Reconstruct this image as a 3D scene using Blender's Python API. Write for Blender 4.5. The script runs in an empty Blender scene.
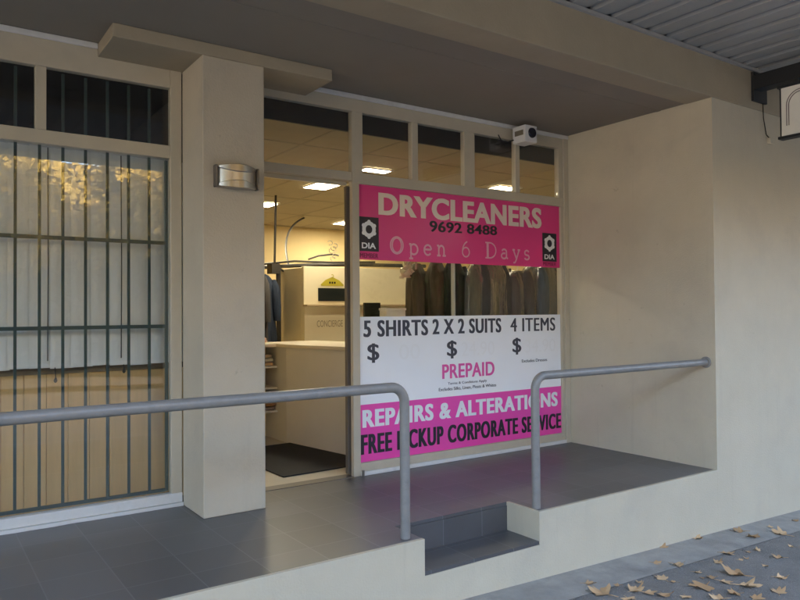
import bpy, bmesh, math, random
from mathutils import Vector, Matrix, noise as mnoise
random.seed(7)
R = math.radians
C = bpy.context.scene.collection
S = bpy.context.scene

# ------------------------------------------------------------------ camera
F_PX, YAW, PITCH, ROLL = 706.56, R(34.738), R(0.976), R(-0.435)
cam = bpy.data.cameras.new('camera'); cam_o = bpy.data.objects.new('camera', cam); C.objects.link(cam_o)
cam.sensor_fit = 'HORIZONTAL'; cam.sensor_width = 36.0; cam.lens = 36.0 * F_PX / 800.0
cam.clip_start = 0.05; cam.clip_end = 1500.0
fw = Vector((math.sin(YAW) * math.cos(PITCH), math.cos(YAW) * math.cos(PITCH), math.sin(PITCH)))
rt = Vector((math.cos(YAW), -math.sin(YAW), 0.0)); up = rt.cross(fw)
r2 = rt * math.cos(ROLL) + up * math.sin(ROLL); u2 = -rt * math.sin(ROLL) + up * math.cos(ROLL)
cam_o.matrix_world = Matrix(((r2.x, u2.x, -fw.x, 0.0), (r2.y, u2.y, -fw.y, 0.0), (r2.z, u2.z, -fw.z, 1.2), (0, 0, 0, 1)))
S.camera = cam_o

# ------------------------------------------------------------------ sky, sun, exposure
SUN_EL, SUN_AZ = 16.0, 18.0           # azimuth measured from +Y (behind the shop) towards +X
w = bpy.data.worlds.new('World'); S.world = w; w.use_nodes = True
nt = w.node_tree; nt.nodes.clear()
sky = nt.nodes.new('ShaderNodeTexSky'); sky.sky_type = 'NISHITA'; sky.sun_disc = False
sky.sun_elevation = R(SUN_EL); sky.sun_rotation = R(SUN_AZ); sky.dust_density = 7.0; sky.air_density = 0.75; sky.ozone_density = 0.8
bg = nt.nodes.new('ShaderNodeBackground'); bg.inputs['Strength'].default_value = 0.15
wo = nt.nodes.new('ShaderNodeOutputWorld')
nt.links.new(sky.outputs['Color'], bg.inputs['Color']); nt.links.new(bg.outputs['Background'], wo.inputs['Surface'])
sun = bpy.data.lights.new('sun', 'SUN'); sun.energy = 5.0; sun.angle = R(0.5); sun.color = (1.0, 0.9, 0.74)
sun_o = bpy.data.objects.new('sun', sun); C.objects.link(sun_o)
sd = Vector((math.sin(R(SUN_AZ)) * math.cos(R(SUN_EL)), math.cos(R(SUN_AZ)) * math.cos(R(SUN_EL)), math.sin(R(SUN_EL))))
sun_o.rotation_euler = sd.to_track_quat('Z', 'Y').to_euler(); sun_o.location = (10, 30, 25)
S.view_settings.view_transform = 'Standard'; S.view_settings.look = 'None'
S.view_settings.exposure = 4.55; S.view_settings.gamma = 1.0; S.view_settings.use_curve_mapping = False
S.render.engine = 'CYCLES'
S.cycles.max_bounces = 10; S.cycles.diffuse_bounces = 5; S.cycles.glossy_bounces = 5
S.cycles.transparent_max_bounces = 24; S.cycles.transmission_bounces = 8
S.cycles.use_denoising = True; S.cycles.sample_clamp_indirect = 6.0

# ------------------------------------------------------------------ materials
def mat(name, col, rough=0.6, var=0.0, vscale=4.0, bump=0.0, bscale=60.0, metal=0.0, coat=0.0, spec=0.5,
        stain=None, stain_amt=0.0, stain_scale=1.2, stretch=(1, 1, 1), rvar=0.0, scuff=False):
    m = bpy.data.materials.new(name); m.use_nodes = True
    n = m.node_tree.nodes; l = m.node_tree.links
    b = n['Principled BSDF']
    b.inputs['Roughness'].default_value = rough; b.inputs['Metallic'].default_value = metal
    b.inputs['Coat Weight'].default_value = coat; b.inputs['Coat Roughness'].default_value = 0.06
    b.inputs['Specular IOR Level'].default_value = spec
    tc = n.new('ShaderNodeTexCoord'); mp = n.new('ShaderNodeMapping'); mp.inputs['Scale'].default_value = stretch
    l.new(tc.outputs['Object'], mp.inputs['Vector'])
    c = n.new('ShaderNodeRGB'); c.outputs[0].default_value = (*col, 1); out = c.outputs[0]
    if var > 0:
        nz = n.new('ShaderNodeTexNoise'); nz.inputs['Scale'].default_value = vscale; nz.inputs['Detail'].default_value = 6
        nz.inputs['Roughness'].default_value = 0.65
        l.new(mp.outputs[0], nz.inputs['Vector'])
        mr = n.new('ShaderNodeMapRange'); mr.inputs['From Min'].default_value = 0.3; mr.inputs['From Max'].default_value = 0.7
        mr.inputs['To Min'].default_value = 1 - var; mr.inputs['To Max'].default_value = 1 + var
        l.new(nz.outputs['Fac'], mr.inputs['Value'])
        mx = n.new('ShaderNodeVectorMath'); mx.operation = 'SCALE'
        l.new(out, mx.inputs[0]); l.new(mr.outputs[0], mx.inputs['Scale']); out = mx.outputs[0]
        if rvar > 0:
            m2 = n.new('ShaderNodeMapRange'); m2.inputs['From Min'].default_value = 0.3; m2.inputs['From Max'].default_value = 0.7
            m2.inputs['To Min'].default_value = rough - rvar; m2.inputs['To Max'].default_value = rough + rvar
            l.new(nz.outputs['Fac'], m2.inputs['Value']); l.new(m2.outputs[0], b.inputs['Roughness'])
    if stain:
        ns = n.new('ShaderNodeTexNoise'); ns.inputs['Scale'].default_value = stain_scale; ns.inputs['Detail'].default_value = 9
        ns.inputs['Roughness'].default_value = 0.7
        l.new(mp.outputs[0], ns.inputs['Vector'])
        cr = n.new('ShaderNodeValToRGB'); cr.color_ramp.elements[0].position = 0.53; cr.color_ramp.elements[1].position = 0.76
        cr.color_ramp.elements[0].color = (0, 0, 0, 1); cr.color_ramp.elements[1].color = (stain_amt,) * 3 + (1,)
        l.new(ns.outputs['Fac'], cr.inputs['Fac'])
        mm = n.new('ShaderNodeMix'); mm.data_type = 'RGBA'
        l.new(cr.outputs['Color'], mm.inputs['Factor']); l.new(out, mm.inputs['A']); mm.inputs['B'].default_value = (*stain, 1)
        out = mm.outputs['Result']
    if scuff:                                       # sparse rubs, plus faint run marks down the wall
        for sc_v, st_v, lo, hi, amt, colr in ((7.0, (1, 1, 1.6), 0.64, 0.72, 0.42, (0.22, 0.20, 0.17)), (3.0, (5, 5, 0.25), 0.56, 0.75, 0.22, (0.34, 0.30, 0.24))):
            m2_ = n.new('ShaderNodeMapping'); m2_.inputs['Scale'].default_value = st_v; l.new(tc.outputs['Object'], m2_.inputs['Vector'])
            ns = n.new('ShaderNodeTexNoise'); ns.inputs['Scale'].default_value = sc_v; ns.inputs['Detail'].default_value = 10; ns.inputs['Roughness'].default_value = 0.72
            l.new(m2_.outputs[0], ns.inputs['Vector'])
            mr_ = n.new('ShaderNodeMapRange'); mr_.inputs['From Min'].default_value = lo; mr_.inputs['From Max'].default_value = hi; mr_.inputs['To Max'].default_value = amt
            l.new(ns.outputs['Fac'], mr_.inputs['Value'])
            mm = n.new('ShaderNodeMix'); mm.data_type = 'RGBA'
            l.new(mr_.outputs[0], mm.inputs['Factor']); l.new(out, mm.inputs['A']); mm.inputs['B'].default_value = (*colr, 1); out = mm.outputs['Result']
    l.new(out, b.inputs['Base Color'])
    if bump > 0:
        nb = n.new('ShaderNodeTexNoise'); nb.inputs['Scale'].default_value = bscale; nb.inputs['Detail'].default_value = 4
        l.new(mp.outputs[0], nb.inputs['Vector'])
        bp = n.new('ShaderNodeBump'); bp.inputs['Strength'].default_value = bump; bp.inputs['Distance'].default_value = 0.01
        l.new(nb.outputs['Fac'], bp.inputs['Height']); l.new(bp.outputs[0], b.inputs['Normal'])
    return m

def emis(name, col, strength):
    m = bpy.data.materials.new(name); m.use_nodes = True
    b = m.node_tree.nodes['Principled BSDF']
    b.inputs['Base Color'].default_value = (0.8, 0.8, 0.75, 1)
    b.inputs['Emission Color'].default_value = (*col, 1); b.inputs['Emission Strength'].default_value = strength
    return m

def glass_mat(name, tint=(0.985, 0.99, 0.985), refl=1.0, rough=0.0, wob=0.02):
    m = bpy.data.materials.new(name); m.use_nodes = True
    n = m.node_tree.nodes; l = m.node_tree.links; n.clear()
    o = n.new('ShaderNodeOutputMaterial'); mx = n.new('ShaderNodeMixShader')
    t = n.new('ShaderNodeBsdfTransparent'); t.inputs['Color'].default_value = (*tint, 1)
    g = n.new('ShaderNodeBsdfGlossy'); g.inputs['Roughness'].default_value = rough; g.inputs['Color'].default_value = (0.95, 0.95, 0.95, 1)
    fr = n.new('ShaderNodeFresnel'); fr.inputs['IOR'].default_value = 1.5
    ml = n.new('ShaderNodeMath'); ml.operation = 'MULTIPLY'; ml.inputs[1].default_value = 1.1 * refl; ml.use_clamp = True
    ge = n.new('ShaderNodeNewGeometry'); io = n.new('ShaderNodeMapRange')
    io.inputs['To Min'].default_value = 1.5; io.inputs['To Max'].default_value = 1 / 1.5
    l.new(ge.outputs['Backfacing'], io.inputs['Value']); l.new(io.outputs[0], fr.inputs['IOR'])
    l.new(fr.outputs[0], ml.inputs[0]); l.new(ml.outputs[0], mx.inputs['Fac'])
    l.new(t.outputs[0], mx.inputs[1]); l.new(g.outputs[0], mx.inputs[2]); l.new(mx.outputs[0], o.inputs['Surface'])
    if wob:
        tc = n.new('ShaderNodeTexCoord'); nz = n.new('ShaderNodeTexNoise'); nz.inputs['Scale'].default_value = 1.6; nz.inputs['Detail'].default_value = 1
        l.new(tc.outputs['Object'], nz.inputs['Vector'])
        bp = n.new('ShaderNodeBump'); bp.inputs['Strength'].default_value = wob; bp.inputs['Distance'].default_value = 0.05
        l.new(nz.outputs['Fac'], bp.inputs['Height']); l.new(bp.outputs[0], g.inputs['Normal'])
    return m

def tile_mat(name):
    """dark porch tiles, 300 mm grid, thin paler joints"""
    m = mat(name, (0.096, 0.092, 0.092), rough=0.36, var=0.08, vscale=6.0, bump=0.04, bscale=150, rvar=0.025)
    n = m.node_tree.nodes; l = m.node_tree.links; b = n['Principled BSDF']
    g = n.new('ShaderNodeNewGeometry'); sp = n.new('ShaderNodeSeparateXYZ'); l.new(g.outputs['Position'], sp.inputs[0])
    def line(sock, off):
        a = n.new('ShaderNodeMath'); a.operation = 'ADD'; a.inputs[1].default_value = 30 - off
        l.new(sock, a.inputs[0])
        d = n.new('ShaderNodeMath'); d.operation = 'PINGPONG'; d.inputs[1].default_value = 0.15; l.new(a.outputs[0], d.inputs[0])
        c = n.new('ShaderNodeMath'); c.operation = 'LESS_THAN'; c.inputs[1].default_value = 0.003; l.new(d.outputs[0], c.inputs[0])
        f1 = n.new('ShaderNodeMath'); f1.operation = 'DIVIDE'; f1.inputs[1].default_value = 0.3; l.new(a.outputs[0], f1.inputs[0])
        f2 = n.new('ShaderNodeMath'); f2.operation = 'FLOOR'; l.new(f1.outputs[0], f2.inputs[0])
        return c.outputs[0], f2.outputs[0]
    la, ia = line(sp.outputs['X'], 0.48 - 0.3); lb, ib = line(sp.outputs['Y'], 3.25 - 3.0)
    mxm = n.new('ShaderNodeMath'); mxm.operation = 'MAXIMUM'; l.new(la, mxm.inputs[0]); l.new(lb, mxm.inputs[1])
    cv = n.new('ShaderNodeCombineXYZ'); l.new(ia, cv.inputs[0]); l.new(ib, cv.inputs[1])
    wn = n.new('ShaderNodeTexWhiteNoise'); wn.noise_dimensions = '2D'; l.new(cv.outputs[0], wn.inputs['Vector'])
    mr = n.new('ShaderNodeMapRange'); mr.inputs['To Min'].default_value = 0.86; mr.inputs['To Max'].default_value = 1.12; l.new(wn.outputs['Value'], mr.inputs['Value'])
    src = b.inputs['Base Color'].links[0].from_socket
    sc = n.new('ShaderNodeVectorMath'); sc.operation = 'SCALE'; l.new(src, sc.inputs[0]); l.new(mr.outputs[0], sc.inputs['Scale'])
    mix = n.new('ShaderNodeMix'); mix.data_type = 'RGBA'
    l.new(mxm.outputs[0], mix.inputs['Factor']); l.new(sc.outputs[0], mix.inputs['A']); mix.inputs['B'].default_value = (0.135, 0.135, 0.135, 1)
    l.new(mix.outputs['Result'], b.inputs['Base Color'])
    return m

def asphalt_mat(name, col, fleck):
    m = mat(name, col, rough=0.85, var=0.28, vscale=2.2, bump=0.9, bscale=150)
    n = m.node_tree.nodes; l = m.node_tree.links; b = n['Principled BSDF']
    v = n.new('ShaderNodeTexNoise'); v.inputs['Scale'].default_value = 170; v.inputs['Detail'].default_value = 2
    tc = n.new('ShaderNodeTexCoord'); l.new(tc.outputs['Object'], v.inputs['Vector'])
    cr = n.new('ShaderNodeValToRGB'); cr.color_ramp.elements[0].position = 0.56; cr.color_ramp.elements[1].position = 0.7
    cr.color_ramp.elements[0].color = (0, 0, 0, 1); cr.color_ramp.elements[1].color = (0.75,) * 3 + (1,)
    l.new(v.outputs['Fac'], cr.inputs['Fac'])
    src = b.inputs['Base Color'].links[0].from_socket
    mix = n.new('ShaderNodeMix'); mix.data_type = 'RGBA'; l.new(cr.outputs['Color'], mix.inputs['Factor'])
    l.new(src, mix.inputs['A']); mix.inputs['B'].default_value = (*fleck, 1); l.new(mix.outputs['Result'], b.inputs['Base Color'])
    return m

M = dict(
    render=mat('painted_render', (0.53, 0.467, 0.345), 0.75, scuff=True, var=0.05, vscale=2.5, bump=0.25, bscale=90, stain=(0.36, 0.32, 0.27), stain_amt=0.35, stain_scale=1.6),
    base=mat('painted_base', (0.54, 0.49, 0.42), 0.7, var=0.06, vscale=3, bump=0.3, bscale=80, stain=(0.3, 0.28, 0.25), stain_amt=0.45, stain_scale=3.0),
    column=mat('column_paint', (0.50, 0.43, 0.32), 0.7, scuff=True, var=0.05, vscale=3, bump=0.22, bscale=90, stain=(0.36, 0.32, 0.26), stain_amt=0.4, stain_scale=3.2),
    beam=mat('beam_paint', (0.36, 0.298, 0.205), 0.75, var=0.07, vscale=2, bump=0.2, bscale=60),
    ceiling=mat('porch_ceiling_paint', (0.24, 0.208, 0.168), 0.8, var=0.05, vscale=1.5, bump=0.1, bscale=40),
    soffit=mat('awning_sheet', (0.34, 0.33, 0.31), 0.5, var=0.08, vscale=2.0),
    frame=mat('cream_aluminium', (0.51, 0.45, 0.34), 0.4, var=0.05, vscale=6, stain=(0.4, 0.35, 0.28), stain_amt=0.3, stain_scale=5),
    whiteframe=mat('white_painted_sill', (0.66, 0.65, 0.62), 0.5, var=0.06, vscale=9, stain=(0.35, 0.33, 0.3), stain_amt=0.5, stain_scale=9),
    doorgrey=mat('door_stile_bronze', (0.14, 0.12, 0.10), 0.4),
    pale=mat('pale_stile', (0.5, 0.48, 0.42), 0.4),
    tiles=tile_mat('porch_tiles'),
    rail=mat('grey_rail_paint', (0.225, 0.215, 0.20), 0.38, var=0.1, vscale=14, stain=(0.13, 0.12, 0.11), stain_amt=0.4, stain_scale=18, bump=0.05, bscale=60, metal=0.0, coat=0.15),
    glass=glass_mat('shop_glass'),
    glassleft=glass_mat('left_glass', refl=1.15),
    doorglass=glass_mat('sliding_door_glass', refl=0.35),
    bars=mat('green_bars', (0.03, 0.055, 0.05), 0.45),
    blind=mat('blind_fabric', (0.82, 0.82, 0.76), 0.8, var=0.04, vscale=8, stretch=(6, 6, 0.6)),
    tan=mat('tan_screen', (0.66, 0.43, 0.18), 0.75, var=0.08, vscale=5, stretch=(5, 5, 0.5)),
    darkroom=mat('dark_room', (0.045, 0.04, 0.035), 0.9, var=0.1),
    black=mat('black_paint', (0.012, 0.012, 0.013), 0.5),
    blackrail=mat('black_steel', (0.03, 0.026, 0.022), 0.5, var=0.2, vscale=10),
    pink=mat('pink_vinyl', (0.76, 0.035, 0.23), 0.35, coat=0.35, var=0.03, vscale=2, bump=0.04, bscale=4),
    pinklow=mat('pink_vinyl_lower', (0.85, 0.07, 0.40), 0.4, coat=0.25, var=0.03, vscale=2),
    white=mat('white_vinyl', (0.88, 0.89, 0.90), 0.4, coat=0.25, var=0.02, vscale=2, bump=0.04, bscale=4),
    lettercream=mat('cream_letter_vinyl', (0.82, 0.66, 0.58), 0.4, coat=0.5),
    letterwhite=mat('white_letter_vinyl', (0.82, 0.82, 0.82), 0.4),
    letterpink=mat('pink_letter_vinyl', (0.75, 0.10, 0.36), 0.4),
    letterpale=mat('pale_pink_letter_vinyl', (0.80, 0.36, 0.48), 0.4, coat=0.4),
    letterblack=mat('black_letter_vinyl', (0.025, 0.02, 0.028), 0.45),
    lettergrey=mat('charcoal_letter_vinyl', (0.05, 0.05, 0.065), 0.45),
    ghost=mat('faded_letter_vinyl', (0.845, 0.85, 0.85), 0.45),
    maroon=mat('maroon_letter_vinyl', (0.22, 0.01, 0.06), 0.45),
    chrome=mat('brushed_silver', (0.42, 0.40, 0.37), 0.3, metal=0.9, var=0.08, vscale=30, stretch=(1, 8, 8)),
    diffuser=mat('frosted_diffuser', (0.55, 0.52, 0.47), 0.28, metal=0.7),
    darkend=mat('lamp_end_cap', (0.2, 0.17, 0.14), 0.4, metal=0.5),
    cambox=mat('white_plastic', (0.68, 0.66, 0.64), 0.45),
    lens=mat('dark_lens', (0.01, 0.012, 0.03), 0.12, coat=1.0),
    slot=mat('vent_slot', (0.16, 0.13, 0.09), 0.7),
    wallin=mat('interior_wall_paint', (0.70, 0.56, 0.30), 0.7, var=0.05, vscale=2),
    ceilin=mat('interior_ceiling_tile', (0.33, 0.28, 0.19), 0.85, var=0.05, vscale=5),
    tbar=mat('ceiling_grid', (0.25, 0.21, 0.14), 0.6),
    floorin=mat('interior_floor', (0.50, 0.46, 0.38), 0.35, var=0.08, vscale=4),
    mat_=mat('rubber_mat', (0.014, 0.015, 0.018), 0.85, var=0.4, vscale=40, bump=0.6, bscale=200),
    counter=mat('counter_laminate', (0.74, 0.73, 0.71), 0.4, var=0.03, vscale=3),
    ctop=mat('counter_top', (0.74, 0.68, 0.56), 0.3),
    partition=mat('partition_board', (0.76, 0.69, 0.50), 0.5, var=0.03, vscale=2),
    hatch=mat('dark_hatch', (0.012, 0.016, 0.016), 0.25),
    emblem=mat('yellow_emblem', (0.45, 0.38, 0.03), 0.5),
    printgrey=mat('grey_print', (0.30, 0.25, 0.16), 0.6),
    troffer=emis('fluorescent_tube_glow', (1.0, 0.87, 0.60), 3.8),
    asphalt=asphalt_mat('asphalt', (0.185, 0.172, 0.153), (0.36, 0.34, 0.31)),
    concrete=mat('concrete_strip', (0.31, 0.29, 0.255), 0.85, var=0.2, vscale=5, bump=0.5, bscale=130, stain=(0.09, 0.09, 0.09), stain_amt=0.5, stain_scale=3),
    kerb=mat('kerb_concrete', (0.28, 0.27, 0.25), 0.85, var=0.15, bump=0.3),
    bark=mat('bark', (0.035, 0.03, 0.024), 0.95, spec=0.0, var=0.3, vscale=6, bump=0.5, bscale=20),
    signface=mat('cream_sign_face', (0.74, 0.70, 0.62), 0.5, var=0.05, vscale=5),
    signline=mat('sign_outline', (0.17, 0.13, 0.12), 0.5),
    brick=mat('shade_darkened_brick', (0.016, 0.014, 0.012), 0.95, spec=0.0, var=0.25, vscale=3),  # shade put into the colour: darkened so sunlit house fronts reflect as unlit
    shopbrick=mat('shop_brick', (0.25, 0.16, 0.11), 0.85, var=0.25, vscale=3),
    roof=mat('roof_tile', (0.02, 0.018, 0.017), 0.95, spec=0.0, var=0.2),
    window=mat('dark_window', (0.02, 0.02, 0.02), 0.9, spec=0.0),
    plastic=glass_mat('plastic_wrap', tint=(0.97, 0.97, 0.97), refl=2.4, rough=0.10, wob=0.0),
    hook=mat('hanger_wire', (0.5, 0.5, 0.48), 0.3, metal=1.0),
    paper=mat('paper', (0.78, 0.77, 0.72), 0.8),
    foil=mat('crumpled_film', (0.85, 0.78, 0.55), 0.2, coat=0.8),
)
# crinkled plastic: bump the wrap
def crinkle(m, scale=14, st=0.8):
    n = m.node_tree.nodes; l = m.node_tree.links
    g = [x for x in n if x.type == 'BSDF_GLOSSY'][0]
    tc = n.new('ShaderNodeTexCoord'); mp = n.new('ShaderNodeMapping'); mp.inputs['Scale'].default_value = (2.2, 2.2, 0.5)
    nz = n.new('ShaderNodeTexNoise'); nz.inputs['Scale'].default_value = scale; nz.inputs['Detail'].default_value = 3
    l.new(tc.outputs['Object'], mp.inputs[0]); l.new(mp.outputs[0], nz.inputs['Vector'])
    bp = n.new('ShaderNodeBump'); bp.inputs['Strength'].default_value = st; bp.inputs['Distance'].default_value = 0.03
    l.new(nz.outputs['Fac'], bp.inputs['Height']); l.new(bp.outputs[0], g.inputs['Normal'])
crinkle(M['plastic'])
def leaf_mat(name, c1, c2, trans=0.3):
    m = mat(name, c1, 0.75, var=0.25, vscale=30, spec=0.2)
    b = m.node_tree.nodes['Principled BSDF']; n = m.node_tree.nodes; l = m.node_tree.links
    oi = n.new('ShaderNodeObjectInfo'); mix = n.new('ShaderNodeMix'); mix.data_type = 'RGBA'
    src = b.inputs['Base Color'].links[0].from_socket
    l.new(oi.outputs['Random'], mix.inputs['Factor']); l.new(src, mix.inputs['A']); mix.inputs['B'].default_value = (*c2, 1)
    l.new(mix.outputs['Result'], b.inputs['Base Color'])
    return m
M['dryleaf'] = leaf_mat('dry_leaf', (0.64, 0.43, 0.24), (0.42, 0.26, 0.13))
M['foliage'] = leaf_mat('tree_foliage', (0.10, 0.12, 0.025), (0.16, 0.13, 0.03))
M['foliage2'] = leaf_mat('tree_foliage_gold', (0.27, 0.18, 0.045), (0.20, 0.15, 0.035))

# ------------------------------------------------------------------ mesh helpers
class MB:
    def __init__(self): self.v = []; self.f = []
    def add(self, vs, fs):
        k = len(self.v); self.v += [tuple(p) for p in vs]; self.f += [tuple(i + k for i in f) for f in fs]; return self
    def box(self, x0, x1, y0, y1, z0, z1):
        vs = [(x, y, z) for z in (z0, z1) for y in (y0, y1) for x in (x0, x1)]
        return self.add(vs, [(0, 2, 3, 1), (4, 5, 7, 6), (0, 1, 5, 4), (2, 6, 7, 3), (0, 4, 6, 2), (1, 3, 7, 5)])
    def prism(self, poly, z0, z1):
        """poly of (x, y), anticlockwise, raised from z0 to z1"""
        n = len(poly)
        vs = [(x, y, z0) for x, y in poly] + [(x, y, z1) for x, y in poly]
        fs = [tuple(reversed(range(n))), tuple(range(n, 2 * n))] + [(i, (i + 1) % n, n + (i + 1) % n, n + i) for i in range(n)]
        return self.add(vs, fs)
    def prism_y(self, poly, y0, y1):
        """poly of (x, z) swept from y0 to y1"""
        n = len(poly)
        vs = [(x, y0, z) for x, z in poly] + [(x, y1, z) for x, z in poly]
        fs = [tuple(range(n)), tuple(reversed(range(n, 2 * n)))] + [(i, n + i, n + (i + 1) % n, (i + 1) % n) for i in range(n)]
        return self.add(vs, fs)
    def tube(self, path, r, seg=14, caps=True):
        path = [Vector(p) for p in path]; rings = []
        rr = r if isinstance(r, (list, tuple)) else [r] * len(path)
        prev = None
        for i, p in enumerate(path):
            d = (path[min(i + 1, len(path) - 1)] - path[max(i - 1, 0)]).normalized()
            a = prev if prev is not None else (Vector((0, 0, 1)) if abs(d.z) < 0.9 else Vector((0, 1, 0)))
            a = (a - d * a.dot(d)).normalized(); b = d.cross(a); prev = a
            rings.append([p + (a * math.cos(t) + b * math.sin(t)) * rr[i] for t in [2 * math.pi * k / seg for k in range(seg)]])
        vs = [q for ring in rings for q in ring]; fs = []
        for i in range(len(path) - 1):
            for k in range(seg):
                fs.append((i * seg + k, i * seg + (k + 1) % seg, (i + 1) * seg + (k + 1) % seg, (i + 1) * seg + k))
        if caps: fs += [tuple(reversed(range(seg))), tuple(range((len(path) - 1) * seg, len(path) * seg))]
        return self.add(vs, fs)
    def ribbon(self, pts, wd, y, th=0.0012):
        """flat stroke in the x-z plane facing -y; wd may be a list"""
        n = len(pts); wl = wd if isinstance(wd, (list, tuple)) else [wd] * n
        L = []; Rr = []
        for i, (x, z) in enumerate(pts):
            x0, z0 = pts[max(i - 1, 0)]; x1, z1 = pts[min(i + 1, n - 1)]
            d = Vector((x1 - x0, z1 - z0)); d = d.normalized() if d.length else Vector((1, 0))
            nx, nz = -d.y * wl[i] / 2, d.x * wl[i] / 2
            L.append((x + nx, z + nz)); Rr.append((x - nx, z - nz))
        vs = [(a, y - th, b) for a, b in L] + [(a, y - th, b) for a, b in Rr]
        return self.add(vs, [(i, n + i, n + i + 1, i + 1) for i in range(n - 1)])
    def build(self, name, m, parent=None, smooth=False, bevel=0.0, origin=None):
        off = Vector(wloc(parent)) if parent else (Vector(origin) if origin else None)
        if off is None:
            xs = [p[0] for p in self.v]; ys = [p[1] for p in self.v]; zs = [p[2] for p in self.v]
            off = Vector(((min(xs) + max(xs)) / 2, (min(ys) + max(ys)) / 2, min(zs)))
        me = bpy.data.meshes.new(name); me.from_pydata([Vector(p) - off for p in self.v], [], self.f); me.update()
        bm = bmesh.new(); bm.from_mesh(me); bmesh.ops.recalc_face_normals(bm, faces=bm.faces) if not smooth == 'keep' else None
        bm.to_mesh(me); bm.free()
        me.materials.append(m if not isinstance(m, str) else M[m])
        if smooth:
            for p in me.polygons: p.use_smooth = True
            try: me.set_sharp_from_angle(angle=R(40))
            except Exception: pass
        o = bpy.data.objects.new(name, me); C.objects.link(o)
        if parent: o.parent = parent
        else: o.location = off
        if bevel:
            b = o.modifiers.new('bevel', 'BEVEL'); b.width = bevel; b.segments = 2; b.limit_method = 'ANGLE'; b.angle_limit = R(50)
        return o
def wloc(o):
    p = Vector((0, 0, 0))
    while o: p = p + o.location; o = o.parent
    return p
def tag(o, label=None, cat=None, group=None, kind=None):
    if label: o['label'] = label
    if cat: o['category'] = cat
    if group: o['group'] = group
    if kind: o['kind'] = kind
    return o
def empty(name, loc, label, cat, group=None):
    o = bpy.data.objects.new(name, None); C.objects.link(o); o.location = loc; o.empty_display_size = 0.1
    return tag(o, label, cat, group)
def part(name, m, parent, *boxes, bevel=0.0):
    mb = MB()
    for b in boxes: mb.box(*b)
    return mb.build(name, m, parent, bevel=bevel)

def text_pts(body, bold=0.0, spacing=1.0):
    cu = bpy.data.curves.new('lettering', 'FONT'); cu.body = body; cu.offset = bold; cu.space_character = spacing; cu.size = 1.0
    cu.resolution_u = 5
    o = bpy.data.objects.new('lettering', cu); C.objects.link(o)
    dg = bpy.context.evaluated_depsgraph_get(); dg.update()
    me = bpy.data.meshes.new_from_object(o.evaluated_get(dg))
    vs = [v.co.copy() for v in me.vertices]; fs = [tuple(p.vertices) for p in me.polygons]
    bpy.data.objects.remove(o); bpy.data.curves.remove(cu); bpy.data.meshes.remove(me)
    return vs, fs
def text(mb, body, x0, x1, z0, z1, y, bold=0.0, spacing=1.0, zr0=None, zr1=None, plane='y', th=0.0012, fat=0.0):
    """letters filling the box x0..x1, z0..z1 on a surface facing -y at y; zr0/zr1 = heights at the right end (lines that climb)"""
    vs, fs = text_pts(body, bold, spacing)
    xs = [v.x for v in vs]; ys = [v.y for v in vs]
    ax, bx, ay, by = min(xs), max(xs), min(ys), max(ys)
    out = []
    for v in vs:
        t = (v.x - ax) / (bx - ax); s = (v.y - ay) / (by - ay)
        lo = z0 + ((zr0 if zr0 is not None else z0) - z0) * t; hi = z1 + ((zr1 if zr1 is not None else z1) - z1) * t
        out.append((x0 + (x1 - x0) * t, y - th, lo + (hi - lo) * s))
    mb.add(out, fs)
    if fat:
        for k_, sh in ((1, -fat), (2, fat)): mb.add([(a_ + sh, b_ - 0.0002 * k_, c_) for a_, b_, c_ in out], fs)
    return mb

# ------------------------------------------------------------------ key dimensions (metres; porch floor is z = 0)
YF, YS, YC = 3.013, 4.443, 4.063        # front wall, shop window, column front
ZC, ZB, XR = 2.807, 3.127, 4.965        # porch ceiling, top of beam, right reveal
XL_END, XR_END, YBACK = -4.0, 13.0, 11.5
def gz(x): return -0.40 - 0.033 * (x - 3.1)     # the footpath falls gently to the right
def sheet(name, m, x0, x1, y0, y1, dz=0.0, lab=None):
    mb = MB(); n = 12
    for i in range(n):
        a = x0 + (x1 - x0) * i / n; b = x0 + (x1 - x0) * (i + 1) / n
        mb.add([(a, y0, gz(a) + dz), (b, y0, gz(b) + dz), (b, y1, gz(b) + dz), (a, y1, gz(a) + dz)], [(0, 1, 2, 3)])
    return tag(mb.build(name, m, origin=(0, 0, 0)), kind='structure')

# ------------------------------------------------------------------ ground
sheet('ground', 'kerb', -300, 300, -300, 300, -0.30)
sheet('pavement', 'asphalt', -40, 40, -0.45, 2.745, 0.0)
sheet('pavement_edge_strip', 'concrete', -40, 40, 2.70, 3.2, 0.004)
k = MB()
k.add([(-40, -0.45, gz(-40) + 0.004), (40, -0.45, gz(40) + 0.004), (40, -0.62, gz(40) + 0.004), (-40, -0.62, gz(-40) + 0.004),
       (-40, -0.64, gz(-40) - 0.15), (40, -0.64, gz(40) - 0.15), (-40, -0.45, gz(-40) - 0.15), (40, -0.45, gz(40) - 0.15)],
      [(0, 1, 2, 3), (3, 2, 5, 4), (0, 6, 7, 1), (4, 5, 7, 6)])
tag(k.build('kerb', 'kerb', origin=(0, 0, 0)), kind='structure')
sheet('road', 'asphalt', -60, 60, -8.2, -0.62, -0.14)
sheet('pavement', 'asphalt', -60, 60, -14.0, -8.2, -0.02)
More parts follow.
